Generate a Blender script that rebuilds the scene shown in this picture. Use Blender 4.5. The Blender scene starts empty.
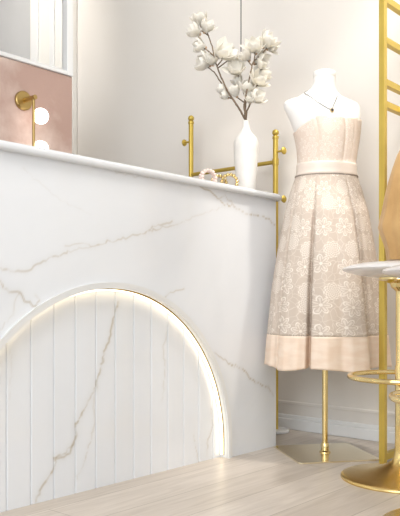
import bpy, bmesh, math, random
import numpy as np
from mathutils import Vector, Matrix
random.seed(4); rng = np.random.default_rng(7)
S = bpy.context.scene; C = S.collection
PI = math.pi
F = 718.0; H = 0.66                       # focal length in px of a 400 px wide frame, eye height
def P(x, y, D): return Vector(((x-200)/F*D, D, H+(302-y)/F*D))
def GX(x, D): return (x-200)/F*D
# room axes: d1 runs along the counter, nf is the outward normal of its front, wall runs along -nf
P0 = np.array([-.6139, 2.204]); d1 = np.array([.6601, .7511]); nf = np.array([.7511, -.6601])
ANG = math.atan2(d1[1], d1[0])
def SZ(x, y, back=0.0):                   # photo point on the counter front -> (s, z)
    r = np.array([(x-200)/F, 1.]); D = (P0 @ nf - back)/(r @ nf)
    return float((r*D-P0) @ d1), H+(302-y)/F*D

# ------------------------------------------------------------------ helpers
def link(o, parent=None):
    C.objects.link(o)
    if parent: o.parent = parent
    return o
def mesh_obj(name, verts, faces, mat, parent=None, smooth=True):
    me = bpy.data.meshes.new(name); me.from_pydata([tuple(v) for v in verts], [], faces); me.update()
    if smooth: me.polygons.foreach_set('use_smooth', [True]*len(me.polygons))
    if mat: me.materials.append(mat)
    return link(bpy.data.objects.new(name, me), parent)
class MB:
    def __init__(s): s.v = []; s.f = []
    def add(s, v, f):
        k = len(s.v); s.v += [Vector(a) for a in v]; s.f += [tuple(i+k for i in q) for q in f]; return s
    def box(s, a, b, ax=None, o=(0, 0, 0)):
        v = [(x, y, z) for x in (a[0], b[0]) for y in (a[1], b[1]) for z in (a[2], b[2])]
        return s.add(v, [(0,1,3,2),(4,6,7,5),(0,4,5,1),(2,3,7,6),(0,2,6,4),(1,5,7,3)])
    def lathe(s, prof, n=40, c=(0, 0, 0), M=None):
        v = []; f = []
        for r, z in prof:
            for i in range(n):
                a = 2*PI*i/n; p = Vector((r*math.cos(a), r*math.sin(a), z))
                if M: p = M @ p
                v.append(p+Vector(c))
        for j in range(len(prof)-1):
            for i in range(n):
                a = j*n+i; b = j*n+(i+1) % n; f.append((a, b, b+n, a+n))
        f.append(tuple(range(n))[::-1]); k = (len(prof)-1)*n; f.append(tuple(range(k, k+n)))
        return s.add(v, f)
    def tube(s, pts, rad, n=12, closed=False):
        pts = [Vector(p) for p in pts]; m = len(pts)
        rad = [rad]*m if not hasattr(rad, '__len__') else rad
        v = []; f = []; up = None
        for k, p in enumerate(pts):
            if closed: t = pts[(k+1) % m]-pts[k-1]
            else: t = pts[min(k+1, m-1)]-pts[max(k-1, 0)]
            t.normalize()
            if up is None: up = Vector((0, 0, 1)) if abs(t.z) < .9 else Vector((1, 0, 0))
            u = up-up.dot(t)*t; u.normalize(); w = t.cross(u); up = u
            for i in range(n):
                a = 2*PI*i/n; v.append(p+rad[k]*(math.cos(a)*u+math.sin(a)*w))
        for j in range(m if closed else m-1):
            for i in range(n):
                a = j*n+i; b = j*n+(i+1) % n; A = ((j+1) % m)*n+i; B = ((j+1) % m)*n+(i+1) % n
                f.append((a, b, B, A))
        if not closed: f.append(tuple(range(n))[::-1]); f.append(tuple(range((m-1)*n, m*n)))
        return s.add(v, f)
    def sphere(s, c, r, n=16, sq=(1, 1, 1)):
        pr = [(r*math.sin(PI*k/(n//2)), -r*math.cos(PI*k/(n//2))) for k in range(n//2+1)]
        pr = [(max(a, 1e-4), b) for a, b in pr]
        return s.lathe(pr, n, c, Matrix.Diagonal(Vector(sq)))
    def build(s, name, mat, parent=None, smooth=True, bevel=0, auto=None):
        o = mesh_obj(name, s.v, s.f, mat, parent, smooth)
        bm = bmesh.new(); bm.from_mesh(o.data); bmesh.ops.recalc_face_normals(bm, faces=bm.faces); bm.to_mesh(o.data); bm.free()
        if bevel:
            m = o.modifiers.new('bevel', 'BEVEL'); m.width = bevel; m.segments = 3; m.limit_method = 'ANGLE'
        if smooth: o.data.set_sharp_from_angle(angle=math.radians(auto or 40))
        return o
def thing(name, label, cat, loc=(0, 0, 0), rz=0, group=None):
    o = bpy.data.objects.new(name, None); o.empty_display_size = .05; link(o)
    o.location = loc; o.rotation_euler = (0, 0, rz); tag(o, label, cat, group); return o
def tag(o, label, cat, group=None):
    o['label'] = label; o['category'] = cat
    if group: o['group'] = group
    return o
def struct(o): o['kind'] = 'structure'; return o

# ------------------------------------------------------------------ materials
def mat(name, col, rough=.5, metal=0., **kw):
    m = bpy.data.materials.new(name); m.use_nodes = True; b = m.node_tree.nodes['Principled BSDF']
    b.inputs['Base Color'].default_value = (*col, 1); b.inputs['Roughness'].default_value = rough
    b.inputs['Metallic'].default_value = metal
    for k, v in kw.items(): b.inputs[k.replace('_', ' ')].default_value = v
    return m
def nd(m, t, **kw):
    n = m.node_tree.nodes.new(t)
    for k, v in kw.items(): setattr(n, k, v)
    return n
def ln(m, a, b): m.node_tree.links.new(a, b)
def noisy(m, c1, c2, scale=5, detail=4, bump=0, bscale=200, stretch=(1, 1, 1), dist=0.05, lo=.35, hi=.65):
    """mottle a material between two colours, optional fine bump"""
    b = m.node_tree.nodes['Principled BSDF']
    tc = nd(m, 'ShaderNodeTexCoord'); mp = nd(m, 'ShaderNodeMapping'); mp.inputs['Scale'].default_value = stretch
    ln(m, tc.outputs['Object'], mp.inputs['Vector'])
    no = nd(m, 'ShaderNodeTexNoise'); no.inputs['Scale'].default_value = scale; no.inputs['Detail'].default_value = detail
    ln(m, mp.outputs[0], no.inputs['Vector'])
    cr = nd(m, 'ShaderNodeValToRGB'); cr.color_ramp.elements[0].position = lo; cr.color_ramp.elements[1].position = hi
    cr.color_ramp.elements[0].color = (*c1, 1); cr.color_ramp.elements[1].color = (*c2, 1)
    ln(m, no.outputs['Fac'], cr.inputs[0]); ln(m, cr.outputs[0], b.inputs['Base Color'])
    if bump:
        n2 = nd(m, 'ShaderNodeTexNoise'); n2.inputs['Scale'].default_value = bscale; ln(m, mp.outputs[0], n2.inputs['Vector'])
        bp = nd(m, 'ShaderNodeBump'); bp.inputs['Strength'].default_value = bump; bp.inputs['Distance'].default_value = dist
        ln(m, n2.outputs['Fac'], bp.inputs['Height']); ln(m, bp.outputs[0], b.inputs['Normal'])
    return m
wall_m = noisy(mat('painted_wall', (.8, .76, .71), .75), (.815, .77, .715), (.83, .79, .74), 1.5, bump=.03)
grey_m = noisy(mat('grey_wall', (.6, .6, .6), .7), (.56, .56, .565), (.60, .60, .60), 2)
white_m = mat('white_trim', (.86, .86, .85), .4)
cream_m = mat('cream_trim', (.88, .86, .81), .5)
ceil_m = mat('ceiling_white', (.85, .85, .84), .8)
plaster = noisy(mat('pink_plaster', (.7, .45, .38), .6), (.50, .335, .28), (.74, .60, .53), 3.6, 9, bump=.1, bscale=30, lo=.40, hi=.62)
gold = mat('brushed_gold', (.44, .31, .12), .35, 1.)
gold_y = noisy(mat('gold_paint_frame', (.64, .48, .12), .4, .7), (.56, .41, .085), (.66, .49, .11), 6)
gold_s = noisy(mat('satin_gold_base', (.85, .64, .26), .26, 1.), (.80, .58, .22), (.88, .68, .32), 3, stretch=(1, 1, 8))
gold_l = mat('polished_gold', (.78, .62, .3), .1, 1.)
plate_m = mat('champagne_mirror_plate', (.88, .78, .57), .22, 1.)
form_m = noisy(mat('mannequin_white', (.87, .85, .82), .55), (.86, .84, .81), (.89, .87, .84), 4)
ceramic = noisy(mat('white_ceramic', (.8, .78, .73), .35), (.78, .755, .71), (.82, .80, .76), 6, bump=.08, bscale=25)
stem_m = noisy(mat('brown_stem', (.2, .14, .1), .8), (.13, .09, .06), (.25, .18, .12), 60, bump=.3)
sepal_m = mat('blossom_base', (.55, .38, .25), .7)
petal_m = noisy(mat('ivory_petal', (.9, .87, .8), .6), (.96, .935, .88), (.97, .96, .94), 14)
_t = nd(petal_m, 'ShaderNodeBsdfTranslucent'); _t.inputs[0].default_value = (.97, .94, .86, 1)
_x = nd(petal_m, 'ShaderNodeMixShader'); _x.inputs[0].default_value = .45
ln(petal_m, petal_m.node_tree.nodes['Principled BSDF'].outputs[0], _x.inputs[1]); ln(petal_m, _t.outputs[0], _x.inputs[2])
ln(petal_m, _x.outputs[0], petal_m.node_tree.nodes['Material Output'].inputs[0])
black_m = mat('dark_cord', (.05, .05, .05), .6)
strap_m = noisy(mat('satin_ribbon', (.8, .71, .62), .35), (.74, .645, .56), (.80, .70, .61), 5, stretch=(1, 1, 12))
pipe_m = mat('ribbon_edge', (.5, .42, .36), .6)
tan_m = noisy(mat('tan_fabric', (.6, .4, .2), .85, Sheen_Weight=.3), (.44, .255, .095), (.54, .33, .135), 9, bump=.15, bscale=260, dist=.004)
pearl = mat('pink_pearl', (.85, .68, .6), .2, Coat_Weight=.5)
pearl_w = mat('white_pearl', (.88, .83, .76), .2, Coat_Weight=.5)
silver = mat('silver_chain', (.42, .40, .38), .3, 1.)
stone = mat('dark_stone', (.05, .045, .06), .1)
marble_w = noisy(mat('white_marble_disc', (.8, .8, .8), .15), (.7, .7, .71), (.84, .84, .84), 12)
led = mat('led_strip', (1, .9, .75), .5); b = led.node_tree.nodes['Principled BSDF']
b.inputs['Emission Color'].default_value = (1, .86, .62, 1); b.inputs['Emission Strength'].default_value = 4.2
bulb = mat('glowing_globe', (1, 1, 1), .4); b = bulb.node_tree.nodes['Principled BSDF']
b.inputs['Emission Color'].default_value = (1, .95, .88, 1); b.inputs['Emission Strength'].default_value = 4
glass = mat('window_glass', (1, 1, 1), .02, Transmission_Weight=1., IOR=1.05)
seat_m = noisy(mat('frosted_acrylic', (.83, .80, .80), .18, Transmission_Weight=.35, IOR=1.3), (.88, .85, .845), (.95, .93, .93), 7)

def marble_mat(name, attr=True):
    m = mat(name, (.84, .84, .84), .13, Coat_Weight=.3, Coat_Roughness=.05); b = m.node_tree.nodes['Principled BSDF']
    tc = nd(m, 'ShaderNodeTexCoord')
    no = nd(m, 'ShaderNodeTexNoise'); no.inputs['Scale'].default_value = 2.2; no.inputs['Detail'].default_value = 5; no.inputs['Distortion'].default_value = .8
    ln(m, tc.outputs['Object'], no.inputs['Vector'])
    cr = nd(m, 'ShaderNodeValToRGB'); e = cr.color_ramp.elements
    e[0].position = .3; e[0].color = (.77, .785, .81, 1); e[1].position = .7; e[1].color = (.83, .84, .86, 1)
    ln(m, no.outputs['Fac'], cr.inputs[0]); out = cr.outputs[0]
    if attr:
        at = nd(m, 'ShaderNodeVertexColor'); at.layer_name = 'vein'
        mx = nd(m, 'ShaderNodeMix', data_type='RGBA', blend_type='MULTIPLY'); mx.inputs['Factor'].default_value = 1
        ln(m, out, mx.inputs['A']); ln(m, at.outputs['Color'], mx.inputs['B']); out = mx.outputs['Result']
    ln(m, out, b.inputs['Base Color']); return m
marble = marble_mat('veined_white_marble'); marble_p = marble_mat('plain_white_marble', False)

def floor_mat():
    m = mat('pale_oak_planks', (.6, .5, .4), .38); b = m.node_tree.nodes['Principled BSDF']
    tc = nd(m, 'ShaderNodeTexCoord'); mp = nd(m, 'ShaderNodeMapping')
    mp.inputs['Rotation'].default_value = (0, 0, -ANG); mp.inputs['Location'].default_value = (.3, .03, 0)
    ln(m, tc.outputs['Object'], mp.inputs['Vector'])
    br = nd(m, 'ShaderNodeTexBrick'); br.offset = .37
    for k, v in dict(Scale=1, Mortar_Size=.0014, Brick_Width=1.7, Row_Height=.19, Bias=-.1, Mortar_Smooth=.1).items(): br.inputs[k.replace('_', ' ')].default_value = v
    br.inputs['Color1'].default_value = (.61, .54, .47, 1); br.inputs['Color2'].default_value = (.74, .67, .60, 1); br.inputs['Mortar'].default_value = (.40, .35, .29, 1)
    ln(m, mp.outputs[0], br.inputs['Vector'])
    m2 = nd(m, 'ShaderNodeMapping'); m2.inputs['Scale'].default_value = (1.2, 14, 1); ln(m, mp.outputs[0], m2.inputs['Vector'])
    no = nd(m, 'ShaderNodeTexNoise'); no.inputs['Scale'].default_value = 2.5; no.inputs['Detail'].default_value = 8; no.inputs['Distortion'].default_value = 1.2
    ln(m, m2.outputs[0], no.inputs['Vector'])
    cr = nd(m, 'ShaderNodeValToRGB'); cr.color_ramp.elements[0].position = .3; cr.color_ramp.elements[1].position = .7
    cr.color_ramp.elements[0].color = (.80, .78, .76, 1); cr.color_ramp.elements[1].color = (1, 1, 1, 1); ln(m, no.outputs['Fac'], cr.inputs[0])
    mx = nd(m, 'ShaderNodeMix', data_type='RGBA', blend_type='MULTIPLY'); mx.inputs['Factor'].default_value = 1
    ln(m, br.outputs['Color'], mx.inputs['A']); ln(m, cr.outputs[0], mx.inputs['B']); ln(m, mx.outputs['Result'], b.inputs['Base Color'])
    return m
floor_m = floor_mat()

def lace_mat(name, ground, thread, strength=1.):
    m = mat(name, ground, .75); b = m.node_tree.nodes['Principled BSDF']
    def M(op, a, b_=None, c=None):
        n = nd(m, 'ShaderNodeMath', operation=op)
        for i, q in enumerate((a, b_, c)):
            if q is None: continue
            if isinstance(q, (int, float)): n.inputs[i].default_value = q
            else: ln(m, q, n.inputs[i])
        return n.outputs[0]
    uv = nd(m, 'ShaderNodeUVMap'); uv.uv_map = 'UVMap'
    v = nd(m, 'ShaderNodeTexVoronoi', voronoi_dimensions='2D'); v.inputs['Scale'].default_value = 11.5; v.inputs['Randomness'].default_value = .55
    ln(m, uv.outputs[0], v.inputs['Vector'])
    sub = nd(m, 'ShaderNodeVectorMath', operation='SUBTRACT'); ln(m, uv.outputs[0], sub.inputs[0]); ln(m, v.outputs['Position'], sub.inputs[1])
    xyz = nd(m, 'ShaderNodeSeparateXYZ'); ln(m, sub.outputs[0], xyz.inputs[0])
    lg = nd(m, 'ShaderNodeVectorMath', operation='LENGTH'); ln(m, sub.outputs[0], lg.inputs[0]); r = lg.outputs['Value']
    th = M('ARCTAN2', xyz.outputs[1], xyz.outputs[0])
    sc = nd(m, 'ShaderNodeSeparateColor'); ln(m, v.outputs['Color'], sc.inputs[0]); rnd = sc.outputs[0]
    # scalloped petal outline
    pet = M('ABSOLUTE', M('COSINE', M('ADD', M('MULTIPLY', th, 3.5), M('MULTIPLY', rnd, 6))))
    r0 = M('MULTIPLY_ADD', pet, .018, .019)
    line = M('LESS_THAN', M('ABSOLUTE', M('SUBTRACT', r, r0)), .0026)
    spoke = M('MULTIPLY', M('LESS_THAN', M('ABSOLUTE', M('SUBTRACT', pet, .93)), .07), M('MULTIPLY', M('LESS_THAN', r, .03), M('GREATER_THAN', r, .008)))
    core = M('LESS_THAN', r, .0065)
    # dotted chrysanthemum in some cells
    dots = M('GREATER_THAN', M('MULTIPLY', M('SINE', M('MULTIPLY', r, 620)), M('SINE', M('MULTIPLY', th, 10))), .0)
    disc = M('MULTIPLY', M('LESS_THAN', r, .036), M('ADD', M('MULTIPLY', dots, .75), .12))
    is_d = M('GREATER_THAN', rnd, .7)
    fl = M('MAXIMUM', M('MAXIMUM', line, core), M('MULTIPLY', spoke, .6))
    a = M('ADD', M('MULTIPLY', is_d, disc), M('MULTIPLY', M('SUBTRACT', 1, is_d), fl))
    # leafy tracery between blossoms
    v2 = nd(m, 'ShaderNodeTexVoronoi', voronoi_dimensions='2D', feature='DISTANCE_TO_EDGE'); v2.inputs['Scale'].default_value = 34
    wn = nd(m, 'ShaderNodeTexNoise', noise_dimensions='2D'); wn.inputs['Scale'].default_value = 14; ln(m, uv.outputs[0], wn.inputs['Vector'])
    wa = nd(m, 'ShaderNodeVectorMath', operation='MULTIPLY_ADD'); ln(m, wn.outputs['Color'], wa.inputs[0]); wa.inputs[1].default_value = (.05, .05, 0); ln(m, uv.outputs[0], wa.inputs[2])
    ln(m, wa.outputs[0], v2.inputs['Vector'])
    tr = M('MULTIPLY', M('LESS_THAN', v2.outputs['Distance'], .05), M('GREATER_THAN', r, .034))
    a = M('MINIMUM', M('MAXIMUM', a, M('MULTIPLY', tr, .42)), 1)
    a = M('MULTIPLY', a, strength)
    mx = nd(m, 'ShaderNodeMix', data_type='RGBA'); mx.inputs['A'].default_value = (*ground, 1); mx.inputs['B'].default_value = (*thread, 1)
    ln(m, a, mx.inputs['Factor']); ln(m, mx.outputs['Result'], b.inputs['Base Color'])
    bp = nd(m, 'ShaderNodeBump'); bp.inputs['Strength'].default_value = .4; bp.inputs['Distance'].default_value = .002
    ln(m, a, bp.inputs['Height']); ln(m, bp.outputs[0], b.inputs['Normal'])
    return m
lace = lace_mat('floral_lace', (.58, .485, .405), (.84, .765, .68), .85)
lace_b = lace_mat('bodice_lace', (.76, .63, .53), (.87, .78, .69), .8)
peach = noisy(mat('peach_organza', (.8, .62, .48), .6), (.80, .62, .48), (.86, .71, .58), 12, stretch=(1, 1, 3))

# ------------------------------------------------------------------ the room
def W(t, off, z=0):           # point on the back wall: t along it (right = +), off in front of it
    p = d1*(3.118-off)+nf*t; return (p[0], p[1], z)
def wpx(x, off=0):            # wall coordinate t of a photo column
    r = np.array([(x-200)/F, 1.]); D = (3.118-off)/(r @ d1); return float((r*D) @ nf)
def wbox(mb, t0, t1, o0, o1, z0, z1):
    k = len(mb.v)
    return mb.add([W(t, o, z) for t in (t0, t1) for o in (o0, o1) for z in (z0, z1)],
                  [(0,1,3,2),(4,6,7,5),(0,4,5,1),(2,3,7,6),(0,2,6,4),(1,5,7,3)])
CH = 3.25
struct(MB().box((-6, -3.5, -.05), (6, 8, 0)).build('floor', floor_m, smooth=False))
struct(MB().box((-6, -3.5, CH), (6, 8, CH+.05)).build('ceiling', ceil_m, smooth=False))
tg = wpx(30, .035)
struct(wbox(MB(), tg, 3.2, -.12, 0, 0, CH).build('wall_back', wall_m, smooth=False))
struct(wbox(MB(), -7.5, tg, -.12, 0, 0, CH).build('wall_back_grey', grey_m, smooth=False))
tt = struct(wbox(MB(), tg, wpx(73, .035), 0.0, .035, 0, CH).build('trim_1', cream_m, smooth=False, bevel=.004))
for a, c in ((30.5, 37.5), (49, 53.5)):
    wbox(MB(), wpx(a, .05), wpx(c, .05), .035, .05, 0, CH).build('moulding', white_m, tt, smooth=False, bevel=.006)
wbox(MB(), wpx(55.5), wpx(57), .035, .045, 0, CH).build('moulding', white_m, tt, smooth=False, bevel=.004)
struct(MB().box((2.7, -1.5, 0), (2.8, 2.0, CH)).build('wall_right', wall_m, smooth=False))
# far left wall out of frame, and baseboard
struct(MB().box((-4.6, -3.5, 0), (-4.5, 7, CH)).build('wall_left_outer', wall_m, smooth=False))
bb = MB()
wbox(bb, wpx(66), 3.2, 0, .018, 0, .055); wbox(bb, wpx(66), 3.2, 0, .012, .055, .075)
struct(bb.build('baseboard_back', white_m, smooth=False, bevel=.004))
bd = MB(); wbox(bd, wpx(66), 3.2, 0, .010, .128, .145)
struct(bd.build('trim_2', wall_m, smooth=False, bevel=.004))

# partition behind the counter: pink plaster below, white framed window above
PD = np.array([GX(72, 3.9), 3.9]); pc = PD @ nf
def PX(s, off, z): p = PD+d1*s+nf*off; return (p[0], p[1], z)
def ppx(x): r = np.array([(x-200)/F, 1.]); D = pc/(r @ nf); return float((r*D-PD) @ d1)
def pbox(mb, s0, s1, o0, o1, z0, z1):
    return mb.add([PX(s, o, z) for s in (s0, s1) for o in (o0, o1) for z in (z0, z1)],
                  [(0,1,3,2),(4,6,7,5),(0,4,5,1),(2,3,7,6),(0,2,6,4),(1,5,7,3)])
ZS = 1.882
struct(pbox(MB(), -3.4, 0, -.035, 0, 0, ZS-.002).build('wall_left', plaster, smooth=False))
wl = MB(); pbox(wl, -3.4, -1.95, -.035, 0, ZS, CH); pbox(wl, -1.95, 0, -.035, 0, 2.9, CH)
struct(wl.build('wall_left_upper', white_m, smooth=False))
wf = MB(); sj = ppx(66)
pbox(wf, sj, 0, -.035, .012, ZS, 2.9); pbox(wf, -1.95, -1.9, -.035, .012, ZS, 2.9)
pbox(wf, -1.9, sj, -.035, .012, ZS, ZS+.022); pbox(wf, -1.9, sj, -.035, .012, 2.86, 2.9)
win = struct(wf.build('window_1', white_m, smooth=False, bevel=.004))
pbox(MB(), -1.9, sj, -.03, -.026, ZS+.022, 2.86).build('pane', glass, win, smooth=False)

# ------------------------------------------------------------------ counter
L = 1.459; S0 = -.75; ZT = 1.127; AC = .459; AR = .65; AZ = .062; REC = .04
cnt = thing('reception_counter', 'white marble reception counter with a glowing arched niche in its front', 'counter', (P0[0], P0[1], 0), ANG)
# local frame: x = s, y = into the counter (behind the front), z up
veins = []
def vein(pts, w, k, back=0, br=True):
    q = [SZ(x, y, back) for x, y in pts]; out = [q[0]]
    for a, c in zip(q, q[1:]):
        n = max(2, int(math.dist(a, c)/.012))
        for i in range(1, n+1):
            t = i/n; out.append((a[0]+(c[0]-a[0])*t+random.gauss(0, .0028), a[1]+(c[1]-a[1])*t+random.gauss(0, .0028)))
    veins.append((np.array(out), w, k))
VF = [([(0,281),(4,288),(8,291),(18,292),(24,300),(30,303),(36,306),(44,305),(50,306)], .0035, .8),
      ([(36,305),(39,300),(36,295)], .003, .6), ([(0,268),(14,272),(29,271),(43,261),(60,254),(94,246),(123,239),(149,231),(178,224)], .0045, .55),
      ([(94,246),(80,242),(66,246)], .003, .35), ([(149,231),(153,226),(172,222)], .005, .5), ([(178,224),(200,215),(225,207)], .004, .2),
      ([(190,180),(204,188.5),(212,193),(219,199),(225,203.5),(234,207),(241,211),(247.5,214),(258,216),(267,218.5),(275,225)], .0042, .85),
      ([(219,199),(224,196),(231,200),(236,208)], .003, .45), ([(162,300),(168,294),(176,291),(184,289)], .003, .6),
      ([(207,352),(215,354),(225,360),(232,365)], .0035, .6), ([(232,365),(242,368),(246,371),(248,377),(255,381),(262,385),(269,388),(274,396)], .004, .85),
      ([(0,330),(12,315),(16,300),(20,292)], .003, .25), ([(100,165),(125,175),(150,178),(190,180)], .003, .25), ([(22,168),(60,200),(92,215)], .003, .12)]
VP = [([(118,302),(116,312),(112,322),(110,335),(104,355),(99,372),(95,385),(90,398),(83,412),(76,425),(75,440),(70,452),(64,457),(55,458),(54,470),(46,482),(40,490),(36,502)], .0055, .85),
      ([(97,380),(94,400),(95,420),(90,445),(83,465),(76,480)], .004, .4), ([(75,440),(66,452),(55,458)], .004, .6),
      ([(170,318),(167,335),(163,345),(165,370),(162,400)], .004, .35), ([(211,408),(213,425),(208,440),(207,455)], .004, .5),
      ([(194,435),(196,450),(199,462)], .003, .4), ([(5,330),(12,360),(10,400)], .003, .12)]
def vein_col(sx, zx, vs):
    col = np.ones((len(sx), 3)); pts = np.stack([sx, zx], 1)
    tone = np.array([.66, .57, .44])
    for q, w, k in vs:
        lo = q.min(0)-.04; hi = q.max(0)+.04
        idx = np.where((pts > lo).all(1) & (pts < hi).all(1))[0]
        if len(idx) == 0: continue
        a = q[:-1]; c = q[1:]-a; L2 = (c**2).sum(1)+1e-12
        p = pts[idx][:, None, :]-a[None]; t = np.clip((p*c[None]).sum(2)/L2, 0, 1)
        dd = np.sqrt(((p-t[..., None]*c[None])**2).sum(2)); j = dd.argmin(1); dm = dd.min(1)
        mod = .55+.45*np.sin(j*.9+np.sin(j*.37)*3); ww = w*(.6+.6*mod)
        ww = ww*.62; f = k*(.35+.65*mod)*np.exp(-(dm/ww)**2)+.13*k*np.exp(-(dm/(w*3))**2)
        col[idx] *= 1-f[:, None]*(1-tone)[None]
    return col
def grid_obj(name, cols, nz, zlo, zhi, yfun, vs, parent):
    verts = []; cols = np.array(cols); t = np.linspace(0, 1, nz+1)
    zl = np.array([zlo(s) for s in cols]); sx = np.repeat(cols, nz+1)
    zz = (zl[:, None]+(np.array([zhi(s) for s in cols])-zl)[:, None]*t[None]).ravel()
    yy = np.repeat(np.array([yfun(s) for s in cols]), nz+1)
    n = len(cols); f = [(i*(nz+1)+j, (i+1)*(nz+1)+j, (i+1)*(nz+1)+j+1, i*(nz+1)+j+1) for i in range(n-1) for j in range(nz)]
    o = mesh_obj(name, np.stack([sx, yy, zz], 1).tolist(), f, marble, parent, False)
    c = vein_col(sx, zz, vs); a = o.data.color_attributes.new('vein', 'FLOAT_COLOR', 'POINT')
    a.data.foreach_set('color', np.concatenate([c, np.ones((len(c), 1))], 1).astype(np.float32).ravel())
    return o
def arch(s, R=AR):
    u = (s-AC)/R
    return AZ+math.sqrt(max(0, R*R-(s-AC)**2)) if abs(u) < 1 else 0.
for v in VF: vein(*v)
vfront = veins; veins = []
for v in VP: vein(*v, back=REC)
vpan = veins
e1, e2 = AC-AR, AC+AR
cols = sorted(set([round(x, 5) for x in np.arange(S0, L+1e-6, .0045)]+[e1-1e-5, e1+1e-5, e2-1e-5, e2+1e-5, L]
      +[AC+sg*AR*math.cos(a) for sg in (-1, 1) for a in np.linspace(.01, .5, 30)]))
grid_obj('front_panel', cols, 150, lambda s: arch(s), lambda s: ZT, lambda s: 0., vfront, cnt)
# carcass behind: right end, back, top underside (closed box around the niche)
body = MB(); body.box((S0, REC+.03, 0), (L, .60, ZT)); body.box((e2+.0, .0005, 0), (L, REC+.03, ZT)); body.box((S0, .0005, 0), (e1, REC+.03, ZT)); 
body.build('body', marble_p, cnt, smooth=False)
# reveal of the arch (its thickness)
A = [(e2, 0)]+[(AC+AR*math.cos(a), AZ+AR*math.sin(a)) for a in np.linspace(0, PI, 90)]+[(e1, 0)]
def ribbon(name, R0off, R1off, y0, y1, m, par, z0=0.0):
    """solid arch band between radii AR+R0off and AR+R1off, depths y0..y1"""
    mb = MB(); v = []
    for R in (AR+R0off, AR+R1off):
        for y in (y0, y1):
            v += [(AC+R, y, z0)]+[(AC+R*math.cos(a), y, AZ+R*math.sin(a)) for a in np.linspace(0, PI, 90)]+[(AC-R, y, z0)]
    n = 92; f = []
    for i in range(n-1):
        a, b_, c, d = i, n+i, 2*n+i, 3*n+i
        f += [(a, a+1, b_+1, b_), (c, d, d+1, c+1), (a, c, c+1, a+1), (b_, b_+1, d+1, d)]
    f += [(0, n, 3*n, 2*n), (n-1, 3*n-1, 4*n-1, 2*n-1)]
    return MB.build(mb.add(v, f), name, m, par, True, auto=30)
ribbon('arch_reveal', -.001, .02, .001, REC+.03, white_m, cnt)
ribbon('arch_moulding', -.004, .018, -.010, .004, mat('arch_trim_grey', (.74, .735, .72), .35), cnt)
ribbon('light_channel', -.007, -.001, .020, .032, gold, cnt, .012)
ribbon('led_strip', -.011, -.0071, .021, .031, led, cnt, .014)
# shiplap backing of the niche
pcs = []; g = .0917; k0 = .05
s = e1-.02
gro = [k0+g*i for i in range(-3, 13)]
pts = {}
for s in np.arange(e1-.005, e2+.005, .0055): pts[round(float(s), 5)] = REC
for q in gro:
    for dx, dy in ((-.004, 0), (-.0012, .005), (.0012, .005), (.004, 0)):
        if e1 < q+dx < e2: pts[round(q+dx, 5)] = REC+dy
pts = {k: v for k, v in pts.items() if v > REC or all(abs(k-q) > .004 or abs(abs(k-q)-.004) < 1e-4 for q in gro)}
ks = sorted(pts)
grid_obj('shiplap_panel', ks, 130, lambda s: 0, lambda s: arch(s)+.012, lambda s: pts[s], vpan, cnt)
# marble worktop with rounded right end
ov = .03; r = .02; y1 = .63; zt0 = ZT; zt1 = 1.152
out = [(S0, -ov), (L+.035-.05, -ov)]+[(L+.045-.06+.06*math.sin(a), -ov+.06-.06*math.cos(a)) for a in np.linspace(.1, PI/2, 10)]+[(L+.045, y1), (S0, y1)]
tp = MB(); n = len(out); prof = [(0.006, 0), (.001, .004), (0, .0125), (.001, .021), (.006, .025)]
cx, cy = (S0+L)/2, .3
def inset(p, d): return (p[0]-math.copysign(d, p[0]-cx), p[1]-math.copysign(d, p[1]-cy))
v = []
for d, z in prof: v += [(*inset(p, d), zt0+z) for p in out]
f = [(j*n+i, j*n+(i+1) % n, (j+1)*n+(i+1) % n, (j+1)*n+i) for j in range(4) for i in range(n)]
f += [tuple(range(n))[::-1], tuple(range(4*n, 5*n))]
tp.add(v, f).build('worktop', marble_p, cnt, auto=50)

# ------------------------------------------------------------------ vase with magnolia stems
VD = 3.327; VX = GX(246, VD); VZ = 1.1525
vase = thing('vase', 'tall white bottle-necked ceramic vase holding blossom stems on the counter', 'vase', (VX, VD, VZ))
def yz(y, D): return H+(302-y)/F*D
pr = [(.037, 0), (.041, .004)]+[(rr, yz(y, VD)-VZ) for rr, y in ((.044,185),(.0485,175),(.0530,164),(.0568,152),(.0578,146),(.0568,142),(.0505,138.5),(.0380,135.2),(.0255,132),(.0170,128),(.0148,124),(.0165,121))]
top = pr[-1][1]
pr += [(.0145, top+.001), (.012, top-.004), (.0115, top-.05)]
MB().lathe(pr, 56).build('body', ceramic, vase, auto=60)

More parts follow.
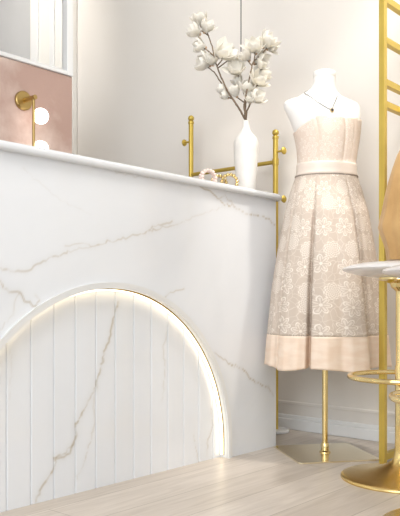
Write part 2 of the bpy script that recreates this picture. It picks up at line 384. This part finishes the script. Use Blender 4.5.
def petal_geo(L, Wd, curl, az, open_, base):
    """one cupped magnolia petal as a small grid; returns verts, faces in flower frame (axis +Z)"""
    nu, nv = 7, 5; v = []; f = []
    for i in range(nu):
        u = i/(nu-1); w = Wd*math.sin(PI*min(1, .12+.88*u)**.9)**.8*(1 if u < .98 else .35)
        ang = open_*(.35+.65*u)+curl*u*u
        rad = base+L*(math.sin(open_)*u+.30*math.sin(PI*u*.8)); z = L*1.12*u*math.cos(ang*.55)
        for j in range(nv):
            t = -1+2*j/(nv-1)
            x = rad-.28*w*t*t; y = w*t
            v.append((x*math.cos(az)-y*math.sin(az), x*math.sin(az)+y*math.cos(az), z))
    for i in range(nu-1):
        for j in range(nv-1): a = i*nv+j; f.append((a, a+1, a+nv+1, a+nv))
    return v, f
def blossom(c, size, direc, openness, parent):
    q = Vector(direc).normalized().to_track_quat('Z', 'Y').to_matrix()
    mb = MB()
    for ring, (n, op, sc) in enumerate(((3, openness*.25, .98), (3, openness*.65, 1.0), (3, openness*1.2, .95))):
        for k in range(n):
            vv, ff = petal_geo(size*sc*random.uniform(.9, 1.1), size*.42, random.uniform(0, .3), 2*PI*k/n+ring*.7+random.uniform(-.2, .2), op+random.uniform(-.08, .08), size*.04)
            mb.add([q @ (Vector(p)-Vector((0, 0, size*.45)))+c for p in vv], ff)
    o = mesh_obj('blossom', mb.v, mb.f, petal_m, parent)
    m = o.modifiers.new('thick', 'SOLIDIFY'); m.thickness = .0012
    m = o.modifiers.new('sub', 'SUBSURF'); m.levels = 1; m.render_levels = 1
    base = MB(); base.sphere((0, 0, 0), size*.13, 10); base.v = [q @ (p-Vector((0, 0, size*.47)))+c for p in base.v]
    base.build('calyx', sepal_m, o)
MS = VD/F
def stem(pts, blooms, label, twigs=(), r0=.0052):
    root = thing('magnolia_stem', label, 'flower', (VX, VD, VZ+.02), 0, None)
    o = Vector((VX, VD, VZ+.02))
    W3 = [Vector((VX, VD, VZ+.02))-o+Vector((0,0,.005)), Vector((VX+random.uniform(-.004, .004), VD, yz(121, VD)))-o]
    W3 += [P(x, y, VD+dd)-o for x, y, dd in pts]
    cat = []
    for a, b_ in zip(W3, W3[1:]):
        for i in range(5): cat.append(a.lerp(b_, i/5)+Vector([random.gauss(0, .0006) for _ in range(3)]))
    cat.append(W3[-1]); n = len(cat)
    mb = MB().tube(cat, [r0*(1-.55*i/n) for i in range(n)], 8)
    for tw in twigs: 
        tp = [P(x, y, VD+dd)-o for x, y, dd in tw]; mb.tube(tp, [r0*.6*(1-.3*i/len(tp)) for i in range(len(tp))], 7)
    mb.build('stem', stem_m, root)
    for x, y, dd, rp, dr, op in blooms: blossom(P(x, y, VD+dd)-o, rp*MS*1.65, dr, op, root)
stem([(239,108,0),(229.5,95,.01),(221,77,.02),(216,64,.02),(212,46,.02),(207.5,33,.02)],
     [(200,20,.02,8,(-.3,-.3,1),.6),(195,31,.0,7.5,(-1,-.4,.5),.6),(207,27,.0,7.5,(.5,-.5,.8),.6),(200.5,46,.02,7,(-1,-.2,.25),.5),(222,52,-.01,9.5,(.6,-.7,.5),.9),(231,57,.02,7.5,(1,-.1,.3),.6)],
     'tallest magnolia stem leaning left in the vase, blossoms at its tip', [[(214,56,.02),(207,50,.02),(201,47,.02)],[(217,66,.02),(222,60,0),(223,53,-.01)],[(218,68,.02),(226,62,.02),(231,58,.02)],[(209,36,.02),(202,31,.01),(197,31,0)]])
stem([(241,112,.03),(233,99,.04),(222,84,.05),(214,72,.05),(206,66,.05)],
     [(204,63,.05,8.5,(-1,-.3,.35),.7),(212,60,.02,7,(-.2,-.7,.8),.6),(222,90,.03,5.5,(-.6,-.1,.8),.35),(225,96,.03,5,(-.8,-.3,.5),.3)],
     'shorter left magnolia stem in the vase with half-open buds low down', [[(233,99,.04),(227,97,.03),(223,92,.03)]])
stem([(244,107,-.02),(246,95,-.03),(249,80,-.03),(253,62,-.03),(262,54,-.02)],
     [(268,42,-.02,8.5,(.7,-.4,.7),.7),(255,47,-.04,8.5,(-.2,-.7,.7),.8),(261,62,.0,8.5,(.8,-.4,.1),.8),(246,56,-.02,7,(-.6,-.3,.7),.6),(272,48,0,6,(1,-.2,.3),.6)],
     'magnolia stem leaning right in the vase, topmost right blossom at its tip', [[(252,66,-.03),(248,61,-.02),(246,57,-.02)],[(252,64,-.03),(257,64,-.01),(260,63,0)],[(254,61,-.03),(255,55,-.04),(255,50,-.04)],[(262,54,-.02),(266,49,-.02),(268,44,-.02)]])
stem([(245,110,.02),(246,102,.03),(243,90,.03),(240,78,.02),(238,70,.01)],
     [(237,69,.0,8.5,(-.3,-.8,.6),.8),(235,92,.01,6.5,(-.4,-.2,.9),.4),(247,88,-.01,7.5,(.1,-.5,.9),.5),(238,82,.03,6,(-.5,-.3,.8),.4)],
     'central magnolia stem standing upright in the vase among slim buds', [[(244,96,.03),(247,92,0),(247,89,-.01)],[(245,103,.03),(238,98,.02),(236,94,.01)]])
stem([(247,111,-.01),(250,104,-.02),(254,96,-.02),(257,84,-.01)],
     [(258,79,-.01,9.5,(.5,-.7,.4),.85),(256,97,-.02,8,(.7,-.6,.4),.6),(264,74,.02,7,(.9,-.2,.4),.6),(250,99,-.03,6,(-.1,-.7,.7),.5)],
     'lowest right magnolia stem in the vase with a wide open blossom', [[(256,88,-.01),(261,80,.01),(264,75,.02)]])

# ------------------------------------------------------------------ chunky bracelets standing on the counter
def bracelet(px, ytop, back, m1, m2, label, yaw, R=None):
    rr = np.array([(px-200)/F, 1.]); D = (P0 @ nf-back)/(rr @ nf); R = R or .034
    br = .0085; z = zt1+.0005+R+br
    root = thing('bracelet', label, 'bracelet', (GX(px, D), D, zt1), yaw, 'beaded bracelets on the counter')
    for nm, off, mm in (('bead_row', 0, m1), ('bead_row', .016, m2)):
        mb = MB()
        for k in range(15):
            a = 2*PI*(k+.5*(off > 0))/15-PI/2; b_ = br*(1.0+.12*math.sin(k*2.3))
            mb.sphere((R*math.cos(a), off, R*math.sin(a)+z-zt1), min(b_, br), 10)
        mb.build(nm, mm, root)
bracelet(209, 168, .10, pearl, pearl, 'pink pearl bracelet on the counter, leftmost of the three by the vase', .5)
bracelet(219, 168, .155, gold_l, pearl, 'gold and pink beaded bracelet on the counter, middle of three', .2)
bracelet(229.5, 168, .10, gold_l, pearl_w, 'white and gold beaded bracelet on the counter, nearest the vase', -.1)

# ------------------------------------------------------------------ gold pipe rack by the wall
RP = Vector((.383, 3.64, 0)); LP = Vector((-.05, 4.01, 0)); wd = Vector((nf[0], nf[1], 0))
rack = thing('display_rack', 'slim gold pipe rack with round pegs behind the counter end', 'rack', RP)
pr_ = .0135; zb = 1.370
def balltop(mb, z): mb.lathe([(pr_+.003, z-.03), (pr_+.003, z-.018), (.009, z-.016), (.009, z-.012)]+[(max(.0175*math.sin(a), .0005), z-.0-.0175*math.cos(a)) for a in np.linspace(.5, PI, 12)], 20)
def pegm(mb, at, dr):
    q = Vector(dr).normalized().to_track_quat('Z', 'Y').to_matrix()
    k = len(mb.v); mb.lathe([(.0055, 0), (.0055, .043), (.016, .045), (.019, .049), (.019, .053), (.014, .058), (.004, .060)], 20, at, q)
pm = MB().lathe([(pr_, .012), (pr_, 1.492)], 24); pm.build('post', gold_y, rack)
m_ = MB(); balltop(m_, 1.518); m_.build('finial', gold_y, rack)
lp = LP-RP
m_ = MB().lathe([(pr_, zb-.012), (pr_, 1.66)], 24, lp); m_.build('post', gold_y, rack)
m_ = MB(); balltop(m_, 1.685); m_.v = [p+lp for p in m_.v]; m_.build('finial', gold_y, rack)
MB().tube([(0, 0, zb), (lp.x, lp.y, zb)], .0105, 20).build('crossbar', gold_y, rack)
for at, dr in ((Vector((0, 0, yz(152, 3.64))), wd), (Vector((0, 0, yz(200, 3.64))), wd), (lp+Vector((0, 0, yz(141.5, 4.01))), -wd)):
    m_ = MB(); pegm(m_, at, dr); m_.build('peg', gold_y, rack)
MB().lathe([(.0165, zb-.016), (.0165, zb+.016)], 20).build('collar', gold_y, rack)
MB().lathe([(.060, 0), (.068, .002), (.070, .012), (.066, .016), (.01, .017)], 48).build('base', marble_w, rack)

# cord hanging from the ceiling behind the blossoms
cd = MB().tube([(GX(241, 3.75), 3.75, CH), (GX(241, 3.75), 3.75, 2.5), (GX(241, 3.75), 3.75, yz(64, 3.75))], .0026, 8).build('hanging_cord', black_m)
tag(cd, 'thin dark cord hanging straight down behind the magnolia blossoms', 'cord')

# ------------------------------------------------------------------ wall sconce on the pink plaster
ss = ppx(22.5); zs = yz(101, (PD+d1*ss)[1]); b0 = PX(ss, 0, 0)
sco = thing('wall_sconce', 'gold wall sconce with glowing white globes on pink plaster', 'lamp', (b0[0], b0[1], zs), ANG)
q = Vector((0, -1, 0)).to_track_quat('Z', 'Y').to_matrix()      # local -y = out of the partition
MB().lathe([(.045, 0), (.049, .003), (.049, .014), (.045, .018), (.02, .020)], 40, (0, 0, 0), q).build('backplate', gold, sco)
MB().tube([(0, -.018, 0), (0, -.11, 0)], .012, 20).build('arm', gold, sco)
MB().tube([(-.0, -.095, -.004), (-.0, -.095, -.36)], .0075, 16).build('rod', gold, sco)
for zz in (-.085, -.25):
    MB().sphere((.043, -.095, zz), .040, 28).build('globe', bulb, sco)
    MB().tube([(0, -.095, zz), (.012, -.095, zz)], .007, 12).build('globe_holder', gold, sco)

# ------------------------------------------------------------------ mannequin and dress
MD = 3.128; k_ = MD/F; MX = .5446; RZ = .143
def cx_(p): return (p-325)*k_
def mz(y): return H+(302-y)*k_
man = thing('mannequin', 'headless white dress form on a gold pole wearing the lace dress', 'mannequin', (MX, MD, 0), RZ)
rows = [(170,299,354,.088),(163,299,354.5,.088),(150,298,356.5,.094),(140,296,358.5,.100),(131,293.5,359.5,.102),(122,289.5,360,.098),(114,285.5,361,.088),(109,283,361.2,.080),(105,282.8,360.5,.072),(102.5,285,358.5,.064),(100.5,290,354,.056),(98.5,297,349,.049),(96.5,299,343,.046),(94,303,339.5,.044),(91.5,307.5,337.5,.043),(88.5,311,336.3,.042),(84,313,335.6,.042),(77.5,313.5,335.2,.042)]
def loft(rws, n=64, ex=2.0):
    v = []; f = []
    for y, xl, xr, bd in rws:
        a = (xr-xl)/2*k_; c = cx_((xl+xr)/2)
        for i in range(n):
            t = 2*PI*i/n; ct, st = math.cos(t), math.sin(t)
            v.append((c+a*math.copysign(abs(ct)**(2/ex), ct), bd*math.copysign(abs(st)**(2/ex), st)-.0, mz(y)))
    for j in range(len(rws)-1):
        for i in range(n): p = j*n+i; q_ = j*n+(i+1) % n; f.append((p, q_, q_+n, p+n))
    f.append(tuple(range(n))[::-1]); f.append(tuple(range((len(rws)-1)*n, len(rws)*n)))
    return MB().add(v, f)
o_torso = loft(rows).build('torso', form_m, man, auto=75)
cap = [(77.4,313.3,335.3,.042),(76.8,313.0,335.7,.043),(74,313.0,335.7,.043),(72.3,313.3,335.4,.0425),(71.3,316,333.5,.036)]
loft(cap).build('neck_cap', form_m, man, auto=60)
MB().lathe([(.0125, .013), (.0125, mz(172))], 24).build('pole', gold_l, man)
MB().lathe([(.024, .006), (.024, .010), (.017, .016), (.0165, .045), (.0155, .047)], 28).build('pole_socket', gold_l, man)
hs = .18; cl = .010; pc_, ps_ = math.cos(.057), math.sin(.057)
pts_ = [(-hs+cl, -hs), (hs-cl, -hs), (hs, -hs+cl), (hs, hs-cl), (hs-cl, hs), (-hs+cl, hs), (-hs, hs-cl), (-hs, -hs+cl)]
v = [(x, y, z) for z in (0, .006) for x, y in [(a*pc_-b_*ps_, a*ps_+b_*pc_) for a, b_ in pts_]]; f = [tuple(range(8))[::-1], tuple(range(8, 16))]+[(i, (i+1) % 8, 8+(i+1) % 8, 8+i) for i in range(8)]
MB().add(v, f).build('base_plate', plate_m, man, smooth=False, bevel=.0015)

dress = thing('lace_dress', 'strapless blush lace midi dress with satin belt worn by the mannequin', 'dress', (MX, MD, 0), RZ)
dr = [(112,289,361.8,.100),(122,290,361.8,.104),(131,292.5,361,.108),(140,294.8,359.8,.107),(150,296.6,358,.102),(162,297.4,356,.096),(174,296.8,356.5,.098),(182,294,359,.108),(190,291,362,.118),(215,284.5,368.5,.165),(250,278,374.5,.20),(290,272,381,.225),(330,268,387,.245),(372,264.5,391.5,.26)]
ya = np.array([r_[0] for r_ in dr])
def prof_at(y):
    xl = np.interp(y, ya, [r_[1] for r_ in dr]); xr = np.interp(y, ya, [r_[2] for r_ in dr]); bd = np.interp(y, ya, [r_[3] for r_ in dr])
    return cx_((xl+xr)/2), (xr-xl)/2*k_, bd
# theta: 0 = front, negative = image left
FOLD = [(-.53, .085, .22, -1, .5), (-1.16, .09, .24, -1, .6), (.37, .085, .28, 1, 1.1)]
def shift(th, y):                          # cloth doubles back on itself at each pleat
    g = float(np.clip((y-176)/190, 0, 1)**.6); o_ = 0
    for c, w, dd, sgn, dec in FOLD:
        q = (th-c)/w
        if abs(q) < 1: o_ -= .05*math.sin(PI*q)
    return th+o_*g
def folds(th, y):
    g = np.clip((y-176)/190, 0, 1)**.8; r_ = 1.0
    def dip(c, w, d): return -d*math.exp(-((th-c)/w)**2)
    def wrap(c): 
        d = (th-c+PI) % (2*PI)-PI; return d
    m_ = 0
    for c, w, d in ((-1.4, .09, .10), (2.0, .12, .10), (2.7, .12, .1), (-2.2, .12, .10), (-2.8, .12, .1)):
        m_ -= d*math.exp(-(wrap(c)/w)**2)
    for c, w, dd, sgn, dec in FOLD:        # the panel on the outer side sits behind
        q = sgn*(th-c)/w
        m_ -= .36*math.exp(-((th-c-sgn*.045)/.032)**2)
        if q > -1: m_ -= dd*(.5-.5*math.cos(PI*min(1, (q+1)/2)))*max(0, 1-max(0, q*w)/dec)
    m_ += .08*math.exp(-((th+.86)/.15)**2)+.05*math.exp(-((th-.2)/.12)**2)-.035*math.exp(-((th+.05)/.1)**2)+.05*math.exp(-((th+.3)/.1)**2)
    m_ += .035*math.exp(-((th-1.05)/.15)**2)-.05*math.exp(-((th-.75)/.07)**2)
    m_ += .015*math.sin(th*17+1)+.01*math.sin(th*29)
    return 1+m_*g
def ztop(th):
    a = math.degrees(th)
    return float(np.interp(a, [-180,-110,-80,-50,-30,-20,0,25,60,80,110,180], [124,127,128,122,116,114,117,116,115,115,122,124]))
def dress_part(name, yt, yb, m, nrow, grow=0, n=420, fold=True, thick=.003, hemwave=0, rim=None):
    v = []; f = []; uvs = []
    for j in range(nrow+1):
        for i in range(n+1):
            th = -PI+2*PI*i/n; y0 = yt(th) if callable(yt) else yt; y1 = yb(th) if callable(yb) else yb
            y = y0+(y1-y0)*j/nrow; fd = 1-prof_at(y)[2]/MD; c, a, bd = prof_at(302-(302-y)*fd); zz = H+(302-y)*fd*k_
            fo = folds(th, y) if fold else 1.0
            if not fold: fo = 1+.006*math.sin(th*9+.3)-(.05*math.exp(-((th+.5)/.05)**2)+.04*math.exp(-((th-.35)/.05)**2)+.02*math.exp(-((th-.7)/.05)**2) if name == 'bodice' else 0)
            t2 = shift(th, y) if fold else th
            v.append((c+(a+grow)*math.sin(t2)*(1+(fo-1)*.3), -(bd+grow)*math.cos(t2)*fo, zz)); uvs.append((th*.21, zz))
    for j in range(nrow):
        for i in range(n):
            p = j*(n+1)+i; f.append((p, p+n+1, p+n+2, p+1))
    o = mesh_obj(name, v, f, m, dress)
    uv = o.data.uv_layers.new(name='UVMap'); li = np.zeros(len(o.data.loops), dtype=np.int32); o.data.loops.foreach_get('vertex_index', li)
    uv.data.foreach_set('uv', np.array(uvs, dtype=np.float32)[li].ravel())
    bm = bmesh.new(); bm.from_mesh(o.data); bmesh.ops.remove_doubles(bm, verts=bm.verts, dist=1e-5); bmesh.ops.recalc_face_normals(bm, faces=bm.faces); bm.to_mesh(o.data); bm.free()
    s_ = o.modifiers.new('thick', 'SOLIDIFY'); s_.thickness = thick; s_.offset = 0
    return o
dress_part('bodice', ztop, 163, lace_b, 24, fold=False)
HEM = lambda th: 371.5+1.6*math.sin(th*5+.6)
BAND = 337.0
dress_part('skirt', 172, BAND, lace, 60)
dress_part('hem_band', BAND, HEM, peach, 16, grow=.0012)
dress_part('belt', 160.5, 173, strap_m, 6, grow=.003, fold=False)
dress_part('belt_edge', 172.8, 173.5, pipe_m, 2, grow=.0042, fold=False)

nk = thing('necklace', 'fine silver necklace with a small dark pendant around the mannequin neck', 'necklace', (MX, MD, mz(110)), RZ)
from mathutils.bvhtree import BVHTree
bvh = BVHTree.FromPolygons([v.co.copy() for v in o_torso.data.vertices], [tuple(p.vertices) for p in o_torso.data.polygons])
Rm = Matrix.Rotation(-RZ, 3, 'Z'); nb = Vector((MX, MD, 0)); nz_ = Vector((0, 0, mz(110)))
def on_body(px, y, off=.002):            # where the sight line of a photo point meets the dress form
    e = Rm @ (Vector((0, 0, H))-nb); d = (Rm @ (P(px, y, 1)-Vector((0, 0, H)))).normalized()
    h, nn, _, _ = bvh.ray_cast(e, d)
    if h is None: h, nn, _, _ = bvh.find_nearest(Rm @ (P(px, y, MD)-nb))
    if nn.dot(d) > 0: nn = -nn
    return h+nn*off-nz_
def back_(x, y, yy):
    h, nn, _, _ = bvh.find_nearest(Vector((x, yy, mz(y))))
    out_ = Vector((h.x-cx_(324.5), h.y, 0)).normalized(); return h+out_*.003-nz_
loop = [back_(0, 90, .07), back_(-.04, 90.5, .05), back_(-.055, 91.5, .015)]+[on_body(*q_) for q_ in ((304.8,93),(309,96.2),(316,101),(323,105.5),(331,109.5),(333.3,105.5),(335.6,100.5),(337,96.5))]+[back_(.055, 92, .015), back_(.04, 90.5, .05)]
pen = on_body(331.6, 110.8, .006)
def cat_(pts, n=6, closed=True):
    out = []; m = len(pts)
    for i in range(m):
        p0, p1, p2, p3 = pts[i-1], pts[i], pts[(i+1) % m], pts[(i+2) % m]
        for k in range(n):
            t = k/n; out.append(.5*((2*p1)+(p2-p0)*t+(2*p0-5*p1+4*p2-p3)*t*t+(3*p1-p0-3*p2+p3)*t**3))
    return out
MB().tube(cat_(loop), .0018, 8, True).build('chain', silver, nk)
pe = MB().sphere(pen, .0085, 14, (1, .6, 1.1)).build('pendant', gold_l, nk)
MB().sphere(pen+Vector((0, -.0045, 0)), .006, 12, (1, .6, 1.1)).build('gemstone', stone, pe)

# ------------------------------------------------------------------ gold clothes rack with a laddered side
PP = Vector((.750, 2.943, 0)); w2 = .0125
gr = thing('clothes_rack', 'square-tube gold clothes rack with laddered end frame beside the dress', 'clothes rack', PP, ANG)
LD = .30; HT = 2.15
MB().box((-w2, -w2, 0), (w2, w2, HT)).build('post', gold_y, gr, smooth=False, bevel=.0015)
MB().box((LD-w2, -w2, 0), (LD+w2, w2, HT)).build('post', gold_y, gr, smooth=False, bevel=.0015)
def rz_(y): return H+(302-y)/F*2.943
for y in (-32, -1, 40, 82, 104):
    MB().box((w2, -w2, rz_(y)-.013), (LD-w2, w2, rz_(y)+.013)).build('rung', gold_y, gr, smooth=False, bevel=.001)
MB().box((w2, -w2, .012), (LD-w2, w2, .04)).build('bottom_bar', gold_y, gr, smooth=False, bevel=.001)
RH = rz_(104)
MB().tube([(LD/2, -w2, RH), (LD/2, -1.0, RH)], .0125, 20).build('hanging_rail', gold_y, gr)
for x in (0, LD): MB().box((x-w2, -1.0-2*w2, 0), (x+w2, -1.0, HT)).build('post', gold_y, gr, smooth=False, bevel=.0015)
MB().box((w2, -1.0-2*w2, RH-.016), (LD-w2, -1.0, RH+.016)).build('rung', gold_y, gr, smooth=False, bevel=.001)
MB().box((w2, -1.0-2*w2, .012), (LD-w2, -1.0, .04)).build('bottom_bar', gold_y, gr, smooth=False, bevel=.001)

# tan jacket on a hanger from the rail
JC = PP.copy(); JC.x += d1[0]*LD/2+nf[0]*.27; JC.y += d1[1]*LD/2+nf[1]*.27; JR = .25
hg = thing('clothes_hanger', 'gold hanger holding the tan jacket on the clothes rack', 'hanger', (JC.x, JC.y, 0), JR)
hk = [(0.0+.0175*math.sin(a), 0, RH+.0175*math.cos(a)) for a in np.linspace(-1.2, 2.6, 12)]+[(0, 0, RH-.03), (0, 0, RH-.065)]
MB().tube(hk, .0022, 8).build('hook', gold_l, hg)
MB().tube([(-.16, 0, RH-.115), (-.08, 0, RH-.085), (0, 0, RH-.067), (.08, 0, RH-.085), (.16, 0, RH-.115)], .006, 10).build('shoulder_bar', gold_l, hg)
jk = thing('tan_jacket', 'tan draped jacket with wide sleeves hanging at the right edge', 'jacket', (JC.x, JC.y, 0), JR)
def tloft(rws, n=48, cap=True, fn=None):
    v = []; f = []
    for z, x, yv, a, bb_ in rws:
        for i in range(n):
            t = 2*PI*i/n; m = 1+(fn(t, z) if fn else 0)
            v.append((x+a*math.cos(t)*m, yv+bb_*math.sin(t)*m, z))
    for j in range(len(rws)-1):
        for i in range(n): p = j*n+i; q_ = j*n+(i+1) % n; f.append((p, q_, q_+n, p+n))
    if cap: f.append(tuple(range(n))[::-1]); f.append(tuple(range((len(rws)-1)*n, len(rws)*n)))
    return MB().add(v, f)
ff = lambda t, z: (.07*math.sin(7*t+z*3)+.05*math.sin(12*t))*min(1, max(0, (1.3-z)/.3))
bz = [(1.385,0,0,.05,.04),(1.372,0,0,.07,.045),(1.35,0,0,.12,.052),(1.32,-.02,0,.18,.058),(1.28,-.04,-.01,.225,.064),(1.2,-.05,-.015,.235,.07),(1.1,-.05,-.02,.235,.075),(.95,-.045,-.02,.23,.08),(.85,-.04,-.02,.225,.082)]
tloft(bz, 64, True, ff).build('body', tan_m, jk, auto=80)
def sleeve(sd):
    # rows from photo silhouette (left sleeve) at a distance of 2.75
    rws = []
    for y, pxc, hw in ((140,411,3),(146,409,7),(155,405.5,8.5),(168,402.5,10),(183,400.5,12.5),(198,398.8,14.2),(212,397.2,15.4),(222,396,16.8),(228,395.5,17.3),(233,396,16.6),(242,398,15),(249,399.3,14),(260,400,13.2)):
        z = H+(302-y)/F*2.75; X = GX(pxc, 2.75)
        lx = (Vector((X, 2.75))-Vector((JC.x, JC.y))).dot(Vector((math.cos(JR), math.sin(JR))))
        ly = (Vector((X, 2.75))-Vector((JC.x, JC.y))).dot(Vector((-math.sin(JR), math.cos(JR))))
        rws.append((z, -abs(lx) if sd < 0 else abs(lx)*.48, ly if sd < 0 else ly-.02, hw*2.75/F*1.0, hw*2.75/F*.95))
    fs = lambda t, z: (.05*math.sin(5*t+z*4)+.05*math.sin(9*t+1)-.16*math.exp(-(((t-4.9*1+PI) % (2*PI)-PI)/.16)**2))*min(1, max(0, (1.25-z)/.3))
    return tloft(rws, 64, True, fs).build('sleeve', tan_m, jk, auto=80)
sleeve(-1); sleeve(1)
MB().tube([(.0, -.083, .84), (.0, -.075, 1.1), (.02, -.06, 1.28), (.05, -.045, 1.36), (.0, .045, 1.385), (-.05, -.045, 1.36), (-.02, -.06, 1.28), (0, -.075, 1.1)], .008, 10).build('lapel_edge', tan_m, jk)

# ------------------------------------------------------------------ bar stools
def stool(loc, seat_z, label, rz=0):
    st = thing('bar_stool', label, 'stool', loc, rz, None)
    base = [(.224, 0), (.226, .004), (.224, .009), (.214, .013), (.180, .018), (.140, .025), (.105, .034), (.078, .044), (.055, .054), (.038, .066), (.030, .082), (.026, .105), (.0255, .14), (.025, .2)]
    MB().lathe(base, 72).build('base', gold_s, st, auto=60)
    MB().lathe([(.0248, .19), (.0248, .42), (.0225, .425), (.0225, seat_z-.06)], 32).build('pole', gold_l, st)
    MB().lathe([(.029, .285), (.031, .288), (.031, .312), (.029, .315)], 32).build('collar', gold_l, st, auto=30)
    R = .192; z = .38
    MB().tube([(R*math.cos(a), R*math.sin(a), z) for a in np.linspace(0, 2*PI, 64, endpoint=False)], .0095, 14, True).build('foot_ring', gold_l, st)
    for a in (.15, 1.35):
        MB().tube([(.03*math.cos(a), .03*math.sin(a), .295), (.09*math.cos(a), .09*math.sin(a), .305), (.15*math.cos(a), .15*math.sin(a), .345), (R*math.cos(a), R*math.sin(a), z)], .007, 12).build('spoke', gold_l, st)
    MB().lathe([(.022, seat_z-.075), (.04, seat_z-.06), (.045, seat_z-.045), (.085, seat_z-.032), (.085, seat_z-.024)], 40).build('seat_bracket', gold_l, st, auto=30)
    MB().lathe([(.02, seat_z-.0235), (.10, seat_z-.0225), (.16, seat_z-.014), (.200, seat_z-.004), (.216, seat_z+.002), (.2205, seat_z+.008), (.216, seat_z+.0135), (.19, seat_z+.023), (.15, seat_z+.031), (.10, seat_z+.035), (.02, seat_z+.036)], 72).build('seat', seat_m, st, auto=70)
    return st
stool((GX(402, 2.68), 2.68, 0), .775, 'gold trumpet-base bar stool with pale round seat in front of the gold rack')
stool((GX(456, 2.08)+.012, 2.08, 0), .742, 'nearest gold bar stool, only its base edge showing at the bottom right corner', .9)

# ------------------------------------------------------------------ light
w = bpy.data.worlds.new('World'); S.world = w; w.use_nodes = True
bg = w.node_tree.nodes['Background']; bg.inputs[0].default_value = (.82, .91, 1, 1); bg.inputs[1].default_value = 1.2
def area(name, loc, tgt, size, energy, col, sy=None):
    l = bpy.data.lights.new(name, 'AREA'); l.energy = energy; l.color = col; l.size = size
    if sy: l.shape = 'RECTANGLE'; l.size_y = sy
    o = bpy.data.objects.new(name, l); link(o); o.location = loc
    o.rotation_euler = (Vector(tgt)-Vector(loc)).to_track_quat('-Z', 'Y').to_euler(); return o
area('shopfront_daylight', (-1.9, -2.8, 2.0), (.3, 3, 1.2), 3.0, 110, (.92, .96, 1), 2.2)
area('ceiling_panel', (.3, 1.6, 3.2), (.5, 2.6, 0), 1.4, 45, (1, .97, .93))
def spot(name, loc, tgt, e, ang, col=(1, .95, .88), blend=.6):
    l = bpy.data.lights.new(name, 'SPOT'); l.energy = e; l.spot_size = math.radians(ang); l.spot_blend = blend; l.color = col; l.shadow_soft_size = .08
    o = bpy.data.objects.new(name, l); link(o); o.location = loc
    o.rotation_euler = (Vector(tgt)-Vector(loc)).to_track_quat('-Z', 'Y').to_euler()
spot('wall_wash', (.9, 2.2, 3.1), (.75, 3.4, 1.9), 20, 75)
spot('wall_wash', (-.3, 3.2, 3.1), (-.4, 4.6, 2.0), 17, 80)
spot('back_room_light', (-1.8, 4.2, 3.1), (-1.3, 5.4, 2.4), 50, 100)
spot('dress_spot', (.2, 1.7, 3.1), (.55, 3.1, 1.2), 32, 32)
spot('blossom_fill', (-.1, 1.9, 3.1), (.2, 3.33, 1.87), 60, 17)  # added fill to whiten the petals, not a known fixture
spot('wall_wash', (1.3, 2.65, 3.1), (.6, 3.6, .25), 120, 48)  # extra fill added to lift the lower wall, no known lamp there

# ------------------------------------------------------------------ camera
cam = bpy.data.cameras.new('camera'); co = bpy.data.objects.new('camera', cam); link(co)
co.location = (0, 0, H); co.rotation_euler = (PI/2, 0, 0)
cam.sensor_fit = 'HORIZONTAL'; cam.sensor_width = 36; cam.lens = F/400*36; cam.shift_y = 44/400; cam.clip_start = .02
S.camera = co
S.view_settings.view_transform = 'Standard'; S.view_settings.look = 'None'; S.view_settings.gamma = 1
S.view_settings.use_curve_mapping = False; S.view_settings.exposure = 0.06
